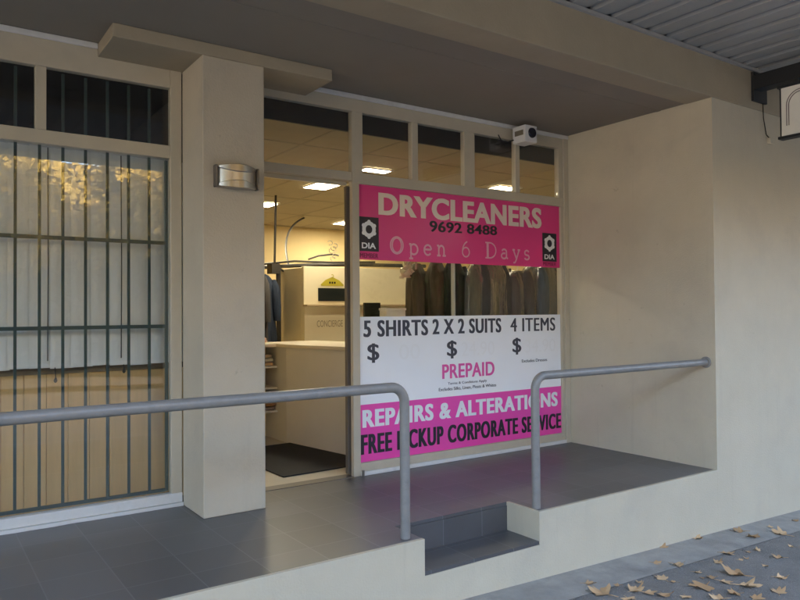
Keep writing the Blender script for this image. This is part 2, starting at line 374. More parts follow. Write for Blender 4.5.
# ------------------------------------------------------------------ porch
p = MB()
nx0, nx1, nyb, nz = 2.236, 3.089, 3.296, -0.173
p.prism([(XL_END, YF + 0.024), (nx0, YF + 0.024), (nx0, nyb), (nx1 + 0.022, nyb), (nx1 + 0.022, YF + 0.024), (XR, YF + 0.024), (XR, YS + 0.06), (XL_END, YS + 0.06)], -0.02, 0.0)
tag(p.build('porch_floor', 'tiles', origin=(0, 0, 0)), kind='structure')
s_ = MB(); s_.box(nx0 + 0.001, nx1 - 0.001, YF + 0.003, nyb - 0.006, nz - 0.02, nz); s_.box(nx0 + 0.001, nx1 - 0.001, nyb - 0.005, nyb + 0.02, nz - 0.02, -0.021)
tag(s_.build('porch_step', 'tiles', origin=(0, 0, 0)), kind='structure')

# ------------------------------------------------------------------ building
B = empty('shop_building', (2.0, YF, -0.4), 'cream rendered shop building with recessed porch under a dark awning', 'building')
bw = MB()
bw.box(XL_END, nx0, YF, YF + 0.2, -1.0, -0.0205); bw.box(nx0, nx1, YF, YF + 0.2, -1.0, nz - 0.021)
bw.box(nx1, XR, YF, YF + 0.2, -1.0, -0.0205)
bw.box(nx1 + 0.0005, nx1 + 0.2, YF + 0.2, nyb + 0.05, -0.6, -0.0205)
bw.box(nx0 - 0.2, nx0 - 0.0005, YF + 0.2, nyb + 0.05, -0.6, -0.0205)
bw.box(XL_END, nx0, YF, YF + 0.0235, -0.0204, 0.0012); bw.box(nx1, XR, YF, YF + 0.0235, -0.0204, 0.0012); bw.box(nx1, nx1 + 0.0215, YF + 0.0236, nyb, -0.0204, 0.0012)
bo = bw.build('base_wall', 'render', B)
tag(bo, 'white painted base wall under the porch')
y1_ = YS + 0.06; rw = MB(); rw.box(XR, XR_END, YF, y1_, -1.3, ZC + 0.02)
rw.build('wall', 'render', B, bevel=0.0012)
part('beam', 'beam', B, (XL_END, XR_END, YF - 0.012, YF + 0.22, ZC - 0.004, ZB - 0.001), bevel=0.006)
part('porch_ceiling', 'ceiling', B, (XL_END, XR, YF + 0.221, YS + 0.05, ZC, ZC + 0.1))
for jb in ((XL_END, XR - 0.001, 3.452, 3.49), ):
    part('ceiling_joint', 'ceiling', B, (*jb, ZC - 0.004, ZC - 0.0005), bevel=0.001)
part('gutter_strip', 'soffit', B, (XL_END, XR_END, YF - 0.034, YF - 0.0125, ZB - 0.028, ZB - 0.004))
part('sun_block_upper_wall', 'shopbrick', B, (XL_END, XR_END, YF + 0.02, YF + 0.3, ZB + 0.13, 7.6), (XL_END, XL_END + 0.3, YF + 0.301, YBACK, ZB + 0.13, 7.6),  # unseen upper storey, added to block the sun from behind
     (XR_END - 0.3, XR_END, YF + 0.301, YBACK, ZB + 0.13, 7.6))
part('roof', 'roof', B, (XL_END, XR_END, YF + 0.25, YBACK, 7.3, 7.5), (XL_END, XR_END, YF + 0.31, YBACK, ZB + 0.02, ZB + 0.12))
part('wall', 'shopbrick', B, (XL_END - 0.2, XL_END - 0.001, YF, YBACK, -1.0, ZB), (XR_END + 0.001, XR_END + 0.2, YF, YBACK, -1.3, ZB), (XL_END, XR_END, YBACK, YBACK + 0.2, -1.3, 7.6))
# column with its cross head
col = part('column', 'column', B, (1.412, 1.802, YC, YS - 0.001, 0.0, 2.7295), bevel=0.006)
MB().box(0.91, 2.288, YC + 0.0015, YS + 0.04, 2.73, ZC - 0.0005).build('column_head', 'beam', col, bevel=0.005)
# awning: ribbed soffit sheet, front fascia
a = MB(); pitch = 0.2; x = XL_END; prof = []
while x < XR_END:
    prof += [(x, 0.0), (x + 0.125, 0.0), (x + 0.138, 0.022), (x + 0.187, 0.022)]; x += pitch
YA = -0.3
n = len(prof)
vs = [(px, YF - 0.013, ZB + pz) for px, pz in prof] + [(px, YA, ZB + pz - 0.02) for px, pz in prof]
a.add(vs, [(i, i + 1, n + i + 1, n + i) for i in range(n - 1)])
a.box(XL_END, XR_END, YA, YF + 0.2, ZB + 0.05, ZB + 0.09)
aw = a.build('awning', 'soffit', B)
MB().box(XL_END, XR_END, YA - 0.05, YA - 0.001, ZB - 0.08, ZB + 0.22).build('awning_fascia', 'beam', aw, bevel=0.004)

# --- left shop window (with burglar bars behind the glass)
def frame_boxes(parent, name, m, boxes, bevel=0.003): return part(name, m, parent, *boxes, bevel=bevel)
y0, y1 = YS, YS + 0.055
lwL = -1.6
LW = part('window', 'frame', B, (1.34, 1.409, y0, y1, 0.0805, 2.80), (lwL, 1.339, y0 + 0.002, y1, 2.176, 2.254), (lwL, 1.339, y0 + 0.002, y1, 2.618, 2.80),
          (0.579, 0.636, y0 + 0.004, y1, 2.2545, 2.6175), (-0.178, -0.121, y0 + 0.004, y1, 2.2545, 2.6175), (-0.935, -0.878, y0 + 0.004, y1, 2.2545, 2.6175),
          (lwL - 0.06, lwL - 0.001, y0, y1, 0.0805, 2.80), bevel=0.003)
tag(LW, 'left shop window behind burglar bars')
MB().box(lwL, 1.338, y0 + 0.022, y0 + 0.028, 0.082, 2.175).build('pane', 'glassleft', LW)
MB().box(lwL, 1.338, y0 + 0.022, y0 + 0.028, 2.256, 2.617).build('pane', 'glass', LW)
sill = MB(); sill.box(lwL - 0.06, 1.409, y0 - 0.004, y1, 0.022, 0.080)
so = sill.build('sill', 'whiteframe', LW, bevel=0.004)
# rough painted skirting along the floor, uneven front edge
sk = MB(); nseg = 70; prev = None; pts = []
for i in range(nseg + 1):
    x = lwL + (1.41 - lwL) * i / nseg; pts.append((x, y0 - 0.018 - 0.012 * mnoise.noise(Vector((x * 7, 3.1, 0)))))
sk.prism(pts + [(1.41, y0 + 0.02), (lwL, y0 + 0.02)], 0.0005, 0.021)
sk.build('skirting', 'whiteframe', LW)
# left wall beyond
part('wall', 'render', B, (XL_END, lwL - 0.0605, YS, YS + 0.2, 0.0, ZC - 0.001))
# --- window head and trim strip below the ceiling
part('fascia', 'frame', B, (1.803, XR, YS + 0.004, y1, 2.682, ZC - 0.001))
part('cornice', 'whiteframe', B, (2.289, 4.9645, YS - 0.018, YS + 0.003, 2.772, ZC - 0.002), bevel=0.004)
part('cornice', 'whiteframe', B, (lwL, 0.909, YS - 0.018, YS - 0.001, 2.772, ZC - 0.002), bevel=0.004)
# --- doorway and shopfront window
DW = part('doorway', 'frame', B, (2.662, 2.722, y0, y1 - 0.015, 0.0, 2.150), (1.9, 2.661, y0 + 0.002, y1, 2.166, 2.230), (1.84, 1.899, y0 + 0.002, y1, 0.0, 2.68), bevel=0.003)
MB().box(1.9, 2.645, y0 + 0.06, y0 + 0.09, 2.138, 2.165).build('door_track', 'frame', DW)
MB().box(1.9, 2.661, y0 + 0.022, y0 + 0.028, 2.231, 2.681).build('transom_pane', 'glass', DW)
MB().box(1.9, 2.66, y0 - 0.002, y0 + 0.10, -0.004, 0.004).build('threshold', 'doorgrey', DW)
SW = part('shop_window', 'frame', B,
          (2.7225, 4.905, y0 + 0.001, y1, 2.152, 2.230), (2.663, 2.7545, y0, y1, 2.1505, 2.681), (2.7225, 4.905, y0 + 0.001, y1, 0.03, 0.092),
          (3.207, 3.267, y0 + 0.004, y1, 2.2305, 2.681), (3.738, 3.85, y0 + 0.004, y1, 2.2305, 2.681), (4.315, 4.365, y0 + 0.004, y1, 2.2305, 2.681),
          (4.851, 4.9055, y0, y1, 2.2305, 2.681), (4.87, 4.9055, y0, y1, 0.093, 2.151), (4.906, 4.964, y0 - 0.012, y1, 0.0, ZC - 0.003), bevel=0.003)
MB().box(2.723, 4.869, y0 + 0.022, y0 + 0.028, 0.093, 2.151).build('pane', 'glass', SW)
MB().box(2.755, 4.85, y0 + 0.022, y0 + 0.028, 2.231, 2.681).build('pane', 'glass', SW)
MB().box(2.7225, 4.905, y0 - 0.012, y1, 0.0, 0.0295).build('sill', 'whiteframe', SW, bevel=0.003)
MB().box(2.722, 2.734, y0 - 0.03, y0 - 0.013, 0.0005, 0.045).build('floor_stop', 'doorgrey', SW)
# sliding door pushed open behind the window
SD = part('sliding_door', 'doorgrey', B, (2.648, 2.70, 4.505, 4.54, 0.01, 2.135), (2.7005, 3.66, 4.506, 4.539, 0.01, 0.09), (2.7005, 3.66, 4.506, 4.539, 2.07, 2.135), bevel=0.002)
MB().box(3.661, 3.676, 4.505, 4.54, 0.01, 2.135).build('far_stile', 'pale', SD)
MB().box(2.7005, 3.66, 4.520, 4.525, 0.091, 2.069).build('pane', 'doorglass', SD)
# --- interior shell
XI0, XI1, YI1, ZI = 1.70, 8.0, 10.0, 2.54
part('bulkhead', 'black', B, (1.803, 4.96, y1 + 0.001, y1 + 0.02, ZI, 2.80))
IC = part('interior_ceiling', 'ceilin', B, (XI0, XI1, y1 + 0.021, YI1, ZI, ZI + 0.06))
g = MB(); gx = 1.95
while gx < XI1: g.box(gx - 0.012, gx + 0.012, y1 + 0.03, YI1, ZI - 0.003, ZI - 0.0002); gx += 0.61
gy = 5.05
while gy < YI1: g.box(XI0, XI1, gy - 0.012, gy + 0.012, ZI - 0.0032, ZI - 0.0003); gy += 1.22
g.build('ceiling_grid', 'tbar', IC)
part('interior_wall', 'wallin', B, (XI0, XI1, YI1, YI1 + 0.1, 0, ZI - 0.001), (XI0 - 0.1, XI0, y1 + 0.001, YI1, 0, ZI - 0.001), (XI1, XI1 + 0.1, YS + 0.0965, YI1, 0, ZI - 0.001),
     (4.966, XI1, YS + 0.061, YS + 0.096, 0, ZI - 0.001))
part('interior_floor', 'floorin', B, (XI0, XI1, y1 + 0.045, YI1, -0.03, 0.0))
# dark room behind left window
part('back_room', 'darkroom', B, (lwL - 0.06, 1.59, 6.4, 6.5, 0, 2.8), (lwL - 0.1, lwL - 0.06, y1 + 0.001, 6.4, 0, 2.8), (1.5, 1.58, y1 + 0.001, 6.39, 0, 2.8),
     (lwL, 1.5, y1 + 0.001, 6.39, 2.7, 2.79), (lwL, 1.5, y1 + 0.001, 6.39, -0.03, 0.0))

# ------------------------------------------------------------------ left window: bars, blind, screen
sb = empty('security_bars', (0, YS + 0.062, 0.085), 'dark green steel burglar bars inside the left shop window', 'security bars')
bars_x = [0.486 + 0.1232 * i for i in range(-16, 7)]
v = MB()
for bx in bars_x: v.box(bx - 0.0078, bx + 0.0078, YS + 0.062, YS + 0.074, 0.088, 2.61)
v.build('upright_bars', 'bars', sb)
for zz in (1.122, 1.647): MB().box(lwL, 1.336, YS + 0.0595, YS + 0.0765, zz - 0.011, zz + 0.011).build('cross_bar', 'bars', sb)
MB().box(1.322, 1.3385, YS + 0.058, YS + 0.078, 0.088, 2.17).build('edge_bar', 'bars', sb)
MB().box(lwL, 1.3215, YS + 0.0585, YS + 0.0775, 0.086, 0.104).build('bottom_bar', 'bars', sb)
vb = empty('vertical_blind', (0, YS + 0.16, 0.885), 'off white vertical blind closed behind the barred left window', 'blind')
v = MB(); x = lwL; i = 0
while x < 1.42:
    a_ = R(7 + 3 * math.sin(i * 2.3)); hw = 0.0635
    seg = 6; ring = []
    for j in range(seg + 1):
        t = -1 + 2 * j / seg; dx = t * hw; cv = 0.004 * (1 - t * t)
        ring.append((x + dx * math.cos(a_), YS + 0.16 + dx * math.sin(a_) - cv))
    zb = 0.885 + 0.004 * math.sin(i * 1.7)
    v.add([(p_[0], p_[1], zb) for p_ in ring] + [(p_[0], p_[1], 2.19) for p_ in ring], [(j, j + 1, seg + 2 + j, seg + 1 + j) for j in range(seg)])
    x += 0.1115; i += 1
v.build('slats', 'blind', vb, smooth='keep')
MB().box(lwL, 1.42, YS + 0.13, YS + 0.19, 2.19, 2.23).build('head_rail', 'whiteframe', vb)
for cx, cz in ((0.70, 0.80), (1.085, 0.835)):
    MB().tube([(cx, YS + 0.125, 0.89), (cx + 0.004, YS + 0.125, cz + 0.03)], 0.003, 6).build('chain', 'blackrail', vb)
    MB().tube([(cx + 0.004, YS + 0.125, cz + 0.03), (cx + 0.003, YS + 0.125, cz + 0.012), (cx + 0.002, YS + 0.125, cz)], [0.005, 0.011, 0.004], 8).build('chain_weight', 'blackrail', vb)
for cx in (0.66, 1.07):   # control cords hanging in front of the slats
    MB().tube([(cx, YS + 0.12, 2.18), (cx + 0.003, YS + 0.12, 1.5), (cx, YS + 0.12, 0.93)], 0.0035, 6).build('cord', 'blackrail', vb)
ts = empty('timber_screen', (0, YS + 0.25, 0), 'tan plank screen filling the lower half of the barred left window', 'screen')
v = MB(); x = lwL; i = 0
while x < 1.45:
    dy = 0.004 * (i % 2)
    v.box(x, x + 0.118, YS + 0.232 + dy, YS + 0.252 + dy, 0.0, 0.845); x += 0.1195; i += 1
v.build('planks', 'tan', ts, bevel=0.004)
MB().box(lwL, 1.46, YS + 0.222, YS + 0.262, 0.8455, 0.89).build('gap_shade_strip', mat('gap_shade', (0.20, 0.15, 0.09), 0.7), ts)  # dark strip stands for the shaded gap between blind and screen

# ------------------------------------------------------------------ hand rails
def arc_rail(xa, xp, zr, yr, side, rb=0.085):
    pts = [(xa, yr, zr)]
    cx = xp - side * rb
    for j in range(9):
        t = math.pi / 2 * j / 8
        pts.append((cx + side * rb * math.sin(t), yr, zr - rb + rb * math.cos(t)))
    pts.append((xp, yr, 0.0))
    return pts
YR = 3.088
hl = empty('handrail', (2.165, YR, 0.0), 'long grey tubular handrail running out of the photo left of the step', 'handrail', 'tubular handrails along the porch edge')
MB().tube(arc_rail(-3.2, 2.165, 0.803, YR, 1), 0.0265, 20).build('rail', 'rail', hl, smooth=True)
MB().tube([(-3.2, YR, 0.80), (-3.2, YR, 0.0)], 0.0265, 16).build('post', 'rail', hl, smooth=True)
MB().tube([(0.0, YR, 0.80), (0.0, YR, 0.0)], 0.0265, 16).build('post', 'rail', hl, smooth=True) if False else None
hr = empty('handrail', (3.14, YR, 0.0), 'short grey tubular handrail right of the step, fixed to the side wall', 'handrail', 'tubular handrails along the porch edge')
MB().tube(arc_rail(XR - 0.002, 3.14, 0.802, YR, -1), 0.0265, 20).build('rail', 'rail', hr, smooth=True)
MB().tube([(XR - 0.018, YR, 0.802), (XR - 0.0005, YR, 0.802)], 0.042, 20).build('wall_flange', 'rail', hr, smooth=True, bevel=0.003)

# ------------------------------------------------------------------ wall lamp on the column
wl = empty('wall_lamp', (1.61, YC, 1.943), 'brushed silver curved wall lamp on the front of the column', 'lamp')
def lampfront(u): return YC - 0.035 - 0.055 * (1 - u * u)          # bulging front, u in -1..1
xa, xb, za, zb = 1.487, 1.735, 1.945, 2.088
def lampstrip(zlo, zhi, inset=0.0, n=18):
    vs = []; fs = []
    for i in range(n + 1):
        u = -1 + 2 * i / n; x = xa + (xb - xa) * (u + 1) / 2; y = lampfront(u) + inset
        vs += [(x, y, zlo(u)), (x, y, zhi(u)), (x, YC - 0.002, zhi(u)), (x, YC - 0.002, zlo(u))]
    for i in range(n):
        k0 = 4 * i; k1 = k0 + 4
        fs += [(k0, k1, k1 + 1, k0 + 1), (k0 + 1, k1 + 1, k1 + 2, k0 + 2), (k0 + 3, k0, k0 + 3, k1 + 3)[:0] or (k0, k0 + 3, k1 + 3, k1)]
    fs += [(0, 1, 2, 3), (4 * n, 4 * n + 3, 4 * n + 2, 4 * n + 1)]
    return MB().add(vs, fs)
lampstrip(lambda u: zb - 0.022 - 0.024 * (1 - u * u), lambda u: zb - 0.012 * u * u).build('visor', 'chrome', wl, smooth=True, bevel=0.003)
lampstrip(lambda u: za + 0.010 * u * u, lambda u: za + 0.026 + 0.022 * (1 - u * u)).build('visor', 'chrome', wl, smooth=True, bevel=0.003)
lampstrip(lambda u: za + 0.012, lambda u: zb - 0.012, 0.014).build('diffuser', 'diffuser', wl, smooth=True)
part('end_cap', 'darkend', wl, (xa - 0.012, xa - 0.0005, YC - 0.05, YC - 0.0005, za + 0.004, zb - 0.008), bevel=0.004)
part('end_cap', 'darkend', wl, (xb + 0.0005, xb + 0.012, YC - 0.05, YC - 0.0005, za + 0.004, zb - 0.008), bevel=0.004)

# ------------------------------------------------------------------ white alarm / camera box under the ceiling
cb = empty('camera_box', (4.30, 4.31, 2.625), 'small white box with round dark lens under the porch ceiling', 'security camera')
part('housing', 'cambox', cb, (4.232, 4.372, 4.243, 4.395, 2.625, 2.768), bevel=0.006)
MB().tube([(4.312, 4.2425, 2.705), (4.312, 4.232, 2.705)], [0.045, 0.040], 24).build('lens', 'lens', cb, smooth=True)
part('side_slot', 'slot', cb, (4.2295, 4.2318, 4.265, 4.365, 2.685, 2.728))
MB().tube([(4.30, 4.3955, 2.70), (4.30, 4.445, 2.73)], 0.014, 10).build('bracket', 'cambox', cb)
MB().tube([(4.23, 4.38, 2.66), (4.17, 4.40, 2.64), (4.13, 4.425, 2.655), (4.10, 4.43, 2.70)], 0.005, 6).build('cable', 'blackrail', cb, smooth=True)

# ------------------------------------------------------------------ signs on the glass
SY = YS + 0.0215
ps = empty('shop_sign', (3.8, SY, 1.59), 'pink drycleaners sign across the top of the shop window', 'sign')
SF = SY - 0.004
part('panel', 'pink', ps, (2.724, 4.868, SF, SY, 1.592, 2.150))
t = MB(); text(t, 'DRYCLEANERS', 2.905, 4.635, 1.935, 2.105, SF, bold=0.03, fat=0.0045, spacing=1.06, zr0=1.935, zr1=2.118); t.build('lettering', 'lettercream', ps)
t = MB(); text(t, '9692 8488', 3.385, 4.10, 1.835, 1.925, SF, bold=0.015, fat=0.003, spacing=1.05, zr0=1.845, zr1=1.925); t.build('phone_number', 'letterblack', ps)
# thin serif lettering, drawn stroke by stroke (unit boxes: width wd, cap height 1, x-height .62)
def arc(cx, cz, rx, rz, a0, a1, n=20): return [(cx + rx * math.cos(R(a0 + (a1 - a0) * i / n)), cz + rz * math.sin(R(a0 + (a1 - a0) * i / n))) for i in range(n + 1)]
G = {
 'O': (0.85, [arc(.42, .5, .40, .5, 0, 360, 32), arc(.42, .5, .29, .44, 0, 360, 32)]),
 'p': (0.6, [[(.12, .62), (.12, -.25)], [(.0, .62), (.14, .62)], [(0, -.25), (.26, -.25)], arc(.30, .31, .26, .31, 150, -150)]),
 'e': (0.55, [[(.06, .34), (.50, .34)], arc(.28, .31, .24, .31, 5, 320)]),
 'n': (0.62, [[(.12, .62), (.12, 0)], [(0, .62), (.14, .62)], [(0, 0), (.24, 0)], arc(.30, .36, .18, .26, 170, 0) + [(.48, 0)], [(.38, 0), (.6, 0)]]),
 '6': (0.6, [arc(.29, .30, .25, .30, 0, 360, 28), arc(.52, .32, .48, .68, 178, 105, 12)]),
 'D': (0.85, [[(.14, 0), (.14, 1)], [(.22, 0), (.22, 1)], [(0, 1), (.35, 1)], [(0, 0), (.35, 0)], arc(.33, .5, .48, .5, 90, -90, 24)]),
 'a': (0.58, [arc(.26, .44, .18, .18, 160, 0, 12) + [(.44, .08), (.55, 0)], arc(.24, .18, .20, .18, 60, 360, 20)]),
 'y': (0.58, [[(.06, .62), (.30, .02)], [(.52, .62), (.28, -.05), (.18, -.24), (.05, -.25)], [(-.02, .62), (.18, .62)], [(.40, .62), (.60, .62)]]),
 's': (0.48, [arc(.22, .46, .17, .16, 20, 240, 14) + arc(.22, .155, .19, .155, 70, -160, 14)[1:]]),
 ' ': (0.42, [])}
t = MB(); x = 3.005; hcap = 0.128; word = 'Open 6 Days'
tot = sum(G[c][0] for c in word) + 0.36 * (len(word) - 1); sx = (4.49 - 3.005) / tot
for c in word:
    wdt, st = G[c]; zb_ = 1.648 + 0.003 * (x - 3.0)
    for k_, pl in enumerate(st): t.ribbon([(x + a_ * sx, zb_ + b_ * hcap) for a_, b_ in pl], 0.015 if c.islower() else 0.012, SF - 0.00025 * k_)
    x += (wdt + 0.36) * sx
t.build('lettering', 'letterpale', ps)
def badge(xa, xb, za, zb, parent):
    part('badge', 'letterblack', parent, (xa, xb, SF - 0.0008, SF - 0.0001, za, zb))
    cx = (xa + xb) / 2; cz = za + (zb - za) * 0.64; rx = (xb - xa) * 0.36
    m_ = MB(); ring = []; N = 72
    for i in range(N):
        th = 2 * math.pi * i / N
        rr = rx * (1.0 + 0.17 * max(0, math.cos(6 * (th - math.pi / 2))) ** 0.6 - 0.05)
        ring.append((cx + rr * math.cos(th), cz + rr * 1.02 * math.sin(th)))
    inner = [(cx + rx * 0.46 * math.cos(2 * math.pi * i / N), cz + rx * 0.50 * math.sin(2 * math.pi * i / N)) for i in range(N)]
    yy = SF - 0.0016
    m_.add([(a_, yy, b_) for a_, b_ in ring] + [(a_, yy, b_) for a_, b_ in inner], [(i, (i + 1) % N, N + (i + 1) % N, N + i) for i in range(N)])
    m_.build('gear_emblem', 'letterwhite', parent)
    m2 = MB(); text(m2, 'DIA', xa + (xb - xa) * .13, xb - (xb - xa) * .15, za + (zb - za) * .08, za + (zb - za) * .25, SF - 0.0005, bold=0.03); m2.build('lettering', 'letterwhite', parent)
badge(2.728, 2.902, 1.655, 1.912, ps); badge(4.648, 4.828, 1.645, 1.900, ps)
for xa_, xb_ in ((2.735, 2.895), (4.655, 4.82)):
    t = MB(); text(t, 'MEMBER', xa_, xb_, 1.606, 1.640, SF, bold=0.0, fat=0.001); t.build('lettering', 'maroon', ps)

pr = empty('price_sign', (3.8, SY, 0.52), 'white prepaid price sign across the middle of the shop window', 'sign')
part('panel', 'white', pr, (2.724, 4.868, SF, SY, 0.5165, 1.1665))
def line(parent, name, m, *a_, **k_):
    t_ = MB(); text(t_, *a_, **k_); return t_.build(name, m, parent)
CB = dict(bold=0.012, fat=0.005, spacing=1.12)
line(pr, 'lettering', 'lettergrey', '5 SHIRTS', 2.765, 3.355, 1.015, 1.140, SF, **CB)
line(pr, 'lettering', 'lettergrey', '2 X 2 SUITS', 3.408, 4.135, 1.020, 1.142, SF, **CB)
line(pr, 'lettering', 'lettergrey', '4 ITEMS', 4.25, 4.795, 1.022, 1.140, SF, bold=0.0, fat=0.0045, spacing=1.1)
for xx, zz in ((2.798, 0.822), (3.552, 0.822), (4.272, 0.824)): line(pr, 'dollar_sign', 'lettergrey', '$', xx, xx + 0.096, zz, zz + 0.145, SF, fat=0.005)
line(pr, 'lettering', 'letterpink', 'PREPAID', 3.50, 4.055, 0.662, 0.778, SF, bold=0.012, fat=0.003, spacing=1.06)
line(pr, 'small_print', 'lettergrey', 'Terms & Conditions Apply', 3.555, 3.97, 0.606, 0.632, SF, bold=0.0, fat=0.0006)
line(pr, 'small_print', 'lettergrey', 'Excludes Silks, Linen, Pleats & Whites', 3.462, 4.075, 0.562, 0.592, SF, bold=0.0, fat=0.0006)
line(pr, 'small_print', 'lettergrey', 'Excludes Dresses', 4.378, 4.69, 0.752, 0.778, SF, bold=0.0, fat=0.0006)
for tx_, xa_, xb_ in (('00', 3.08, 3.28), ('24.90', 3.70, 4.06), ('34.90', 4.42, 4.80)): line(pr, 'faded_price', 'ghost', tx_, xa_, xb_, 0.835, 0.95, SF)

ls = empty('service_sign', (3.8, SY, 0.094), 'pink repairs and alterations sign along the bottom of the shop window', 'sign')
part('panel', 'pinklow', ls, (2.724, 4.868, SF, SY, 0.094, 0.5160))
t = MB(); text(t, 'REPAIRS & ALTERATIONS', 2.752, 4.815, 0.345, 0.478, SF, bold=0.02, fat=0.0058, spacing=1.12, zr0=0.340, zr1=0.468); t.build('lettering', 'letterwhite', ls)
t = MB(); text(t, 'FREE PICKUP CORPORATE SERVICE', 2.738, 4.855, 0.148, 0.298, SF, bold=0.012, fat=0.0065, spacing=1.14, zr0=0.138, zr1=0.274); t.build('lettering', 'letterblack', ls)

# ------------------------------------------------------------------ hanging sign under the awning
hs = empty('hanging_sign', (5.52, 2.2, 2.51), 'cream sign board with arch outline hanging under the awning at right', 'sign')
part('board', 'signface', hs, (5.495, 5.555, 1.62, 2.765, 2.525, 2.895), bevel=0.002)
part('frame', 'black', hs, (5.488, 5.562, 1.60, 2.79, 2.8955, 2.915), (5.488, 5.562, 1.60, 2.79, 2.505, 2.5245), (5.494, 5.556, 2.7655, 2.775, 2.525, 2.895), (5.488, 5.562, 1.60, 1.6195, 2.525, 2.895))
m_ = MB()
for yc, ro_ in ((2.62, 0.105), (2.62, 0.088)):
    pts = [(yc + ro_, 2.60)] + [(yc + ro_ * math.cos(R(a_)), 2.755 + ro_ * math.sin(R(a_))) for a_ in range(0, 181, 12)] + [(yc - ro_, 2.60)]
    for (ya_, za_), (yb_, zb_) in zip(pts, pts[1:]):
        m_.tube([(5.494, ya_, za_), (5.494, yb_, zb_)], 0.0035, 6)
m_.build('arch_outline', 'signline', hs)
part('bracket', 'black', hs, (5.50, 5.62, 1.55, YF - 0.035, 2.945, 3.06), (5.50, 5.70, YF - 0.034, YF - 0.0125, 2.86, 3.09), (5.51, 5.54, 2.64, 2.66, 2.9155, 2.9445), (5.51, 5.54, 1.7, 1.72, 2.9155, 2.9445))
MB().tube([(5.66, YF - 0.02, 2.86), (5.68, YF - 0.012, 2.75), (5.72, YF - 0.012, 2.62), (5.76, YF - 0.012, 2.60)], 0.004, 8).build('cable', 'bark', hs, smooth=True)
part('junction_box', 'render', hs, (5.75, 5.80, YF - 0.03, YF - 0.0005, 2.55, 2.60), bevel=0.004)

# ------------------------------------------------------------------ inside the shop
def light_panel(name, x0, x1, y0_, y1_, label):
    e = empty(name, ((x0 + x1) / 2, (y0_ + y1_) / 2, ZI - 0.02), label, 'ceiling light', 'ceiling lights in the shop')
    part('frame', 'whiteframe', e, (x0 - 0.02, x0, y0_ - 0.02, y1_ + 0.02, ZI - 0.016, ZI - 0.0035), (x1, x1 + 0.02, y0_ - 0.02, y1_ + 0.02, ZI - 0.016, ZI - 0.0035),
         (x0, x1, y0_ - 0.02, y0_, ZI - 0.0155, ZI - 0.0036), (x0, x1, y1_, y1_ + 0.02, ZI - 0.0155, ZI - 0.0036))
    part('diffuser', 'troffer', e, (x0 + 0.001, x1 - 0.001, y0_ + 0.001, y1_ - 0.001, ZI - 0.012, ZI - 0.004))
light_panel('ceiling_light', 3.42, 3.68, 6.31, 6.72, 'lit ceiling panel seen at the top of the open doorway')
light_panel('ceiling_light', 3.30, 3.68, 7.9, 8.2, 'lit ceiling panel partly behind the column edge')
light_panel('ceiling_light', 5.2, 5.6, 8.75, 9.25, 'lit ceiling panel deep in the shop near the back wall')
light_panel('ceiling_light', 3.45, 3.72, 5.50, 5.62, 'lit ceiling panel seen in the second transom pane')
light_panel('ceiling_light', 5.12, 5.42, 5.52, 5.68, 'lit ceiling panel seen in the fourth transom pane')

dm = MB(); dm.prism([(2.235, 4.73), (2.80, 4.755), (3.02, 5.0), (2.87, 5.93), (2.22, 5.9)], 0.001, 0.010)
dmo = empty('door_mat', (2.6, 5.3, 0.0), 'black rubber door mat on the floor inside the doorway', 'mat')
dm.build('rubber_sheet', 'mat_', dmo, bevel=0.003)
sc_ = empty('service_counter', (3.1, 5.6, 0.0), 'white laminate service counter with open shelves inside the doorway', 'counter')
MB().prism([(3.10, 4.80), (3.66, 4.86), (3.44, 6.50), (2.86, 6.46), (2.86, 5.98)], 0.0, 0.878).build('panel', 'counter', sc_, bevel=0.004)
MB().prism([(3.075, 4.78), (3.69, 4.84), (3.46, 6.53), (1.80, 6.53), (1.80, 6.13), (2.83, 6.13), (2.835, 5.96)], 0.879, 0.912).build('counter_top', 'ctop', sc_, bevel=0.005)
part('return_back', 'wallin', sc_, (1.80, 2.859, 6.44, 6.47, 0.0, 0.878))
for zz in (0.28, 0.50, 0.70): part('shelf', 'counter', sc_, (1.81, 2.858, 6.17, 6.439, zz - 0.018, zz))
cols = [(0.35, 0.22, 0.12), (0.6, 0.55, 0.42), (0.15, 0.13, 0.12), (0.42, 0.36, 0.28), (0.22, 0.2, 0.2), (0.55, 0.42, 0.25)]
stm = [mat('stack_%d' % i, c, 0.7, var=0.1, vscale=20) for i, c in enumerate(cols)]
spots = [('folded bundle', 2.34, 0.50, 0), ('folded bundle', 2.64, 0.50, 1), ('folded bundle', 2.50, 0.28, 2), ('folded bundle', 2.74, 0.28, 4), ('folded bundle', 2.42, 0.70, 3), ('folded bundle', 2.72, 0.70, 5)]
lab = ['brown layered bundle left on the middle shelf of the counter', 'cream layered bundle right on the middle shelf of the counter', 'black layered bundle left on the lowest shelf of the counter',
       'dark grey layered bundle right on the lowest shelf of the counter', 'khaki layered bundle left on the top shelf of the counter', 'tan layered bundle right on the top shelf of the counter']
for i, (nm, x, z, ci) in enumerate(spots):
    e = empty('folded_bundle', (x, 6.3, z), lab[i], 'bundle', 'bundles on the counter shelves')
    for j in range(3):
        h = 0.034; dx = random.uniform(-.012, .012)
        part('layer', stm[(ci + j * 2) % 6], e, (x - 0.11 + dx, x + 0.11 + dx, 6.19 + random.uniform(0, .02), 6.41, z + 0.001 + j * (h + 0.004), z + h + j * (h + 0.004)), bevel=0.012)
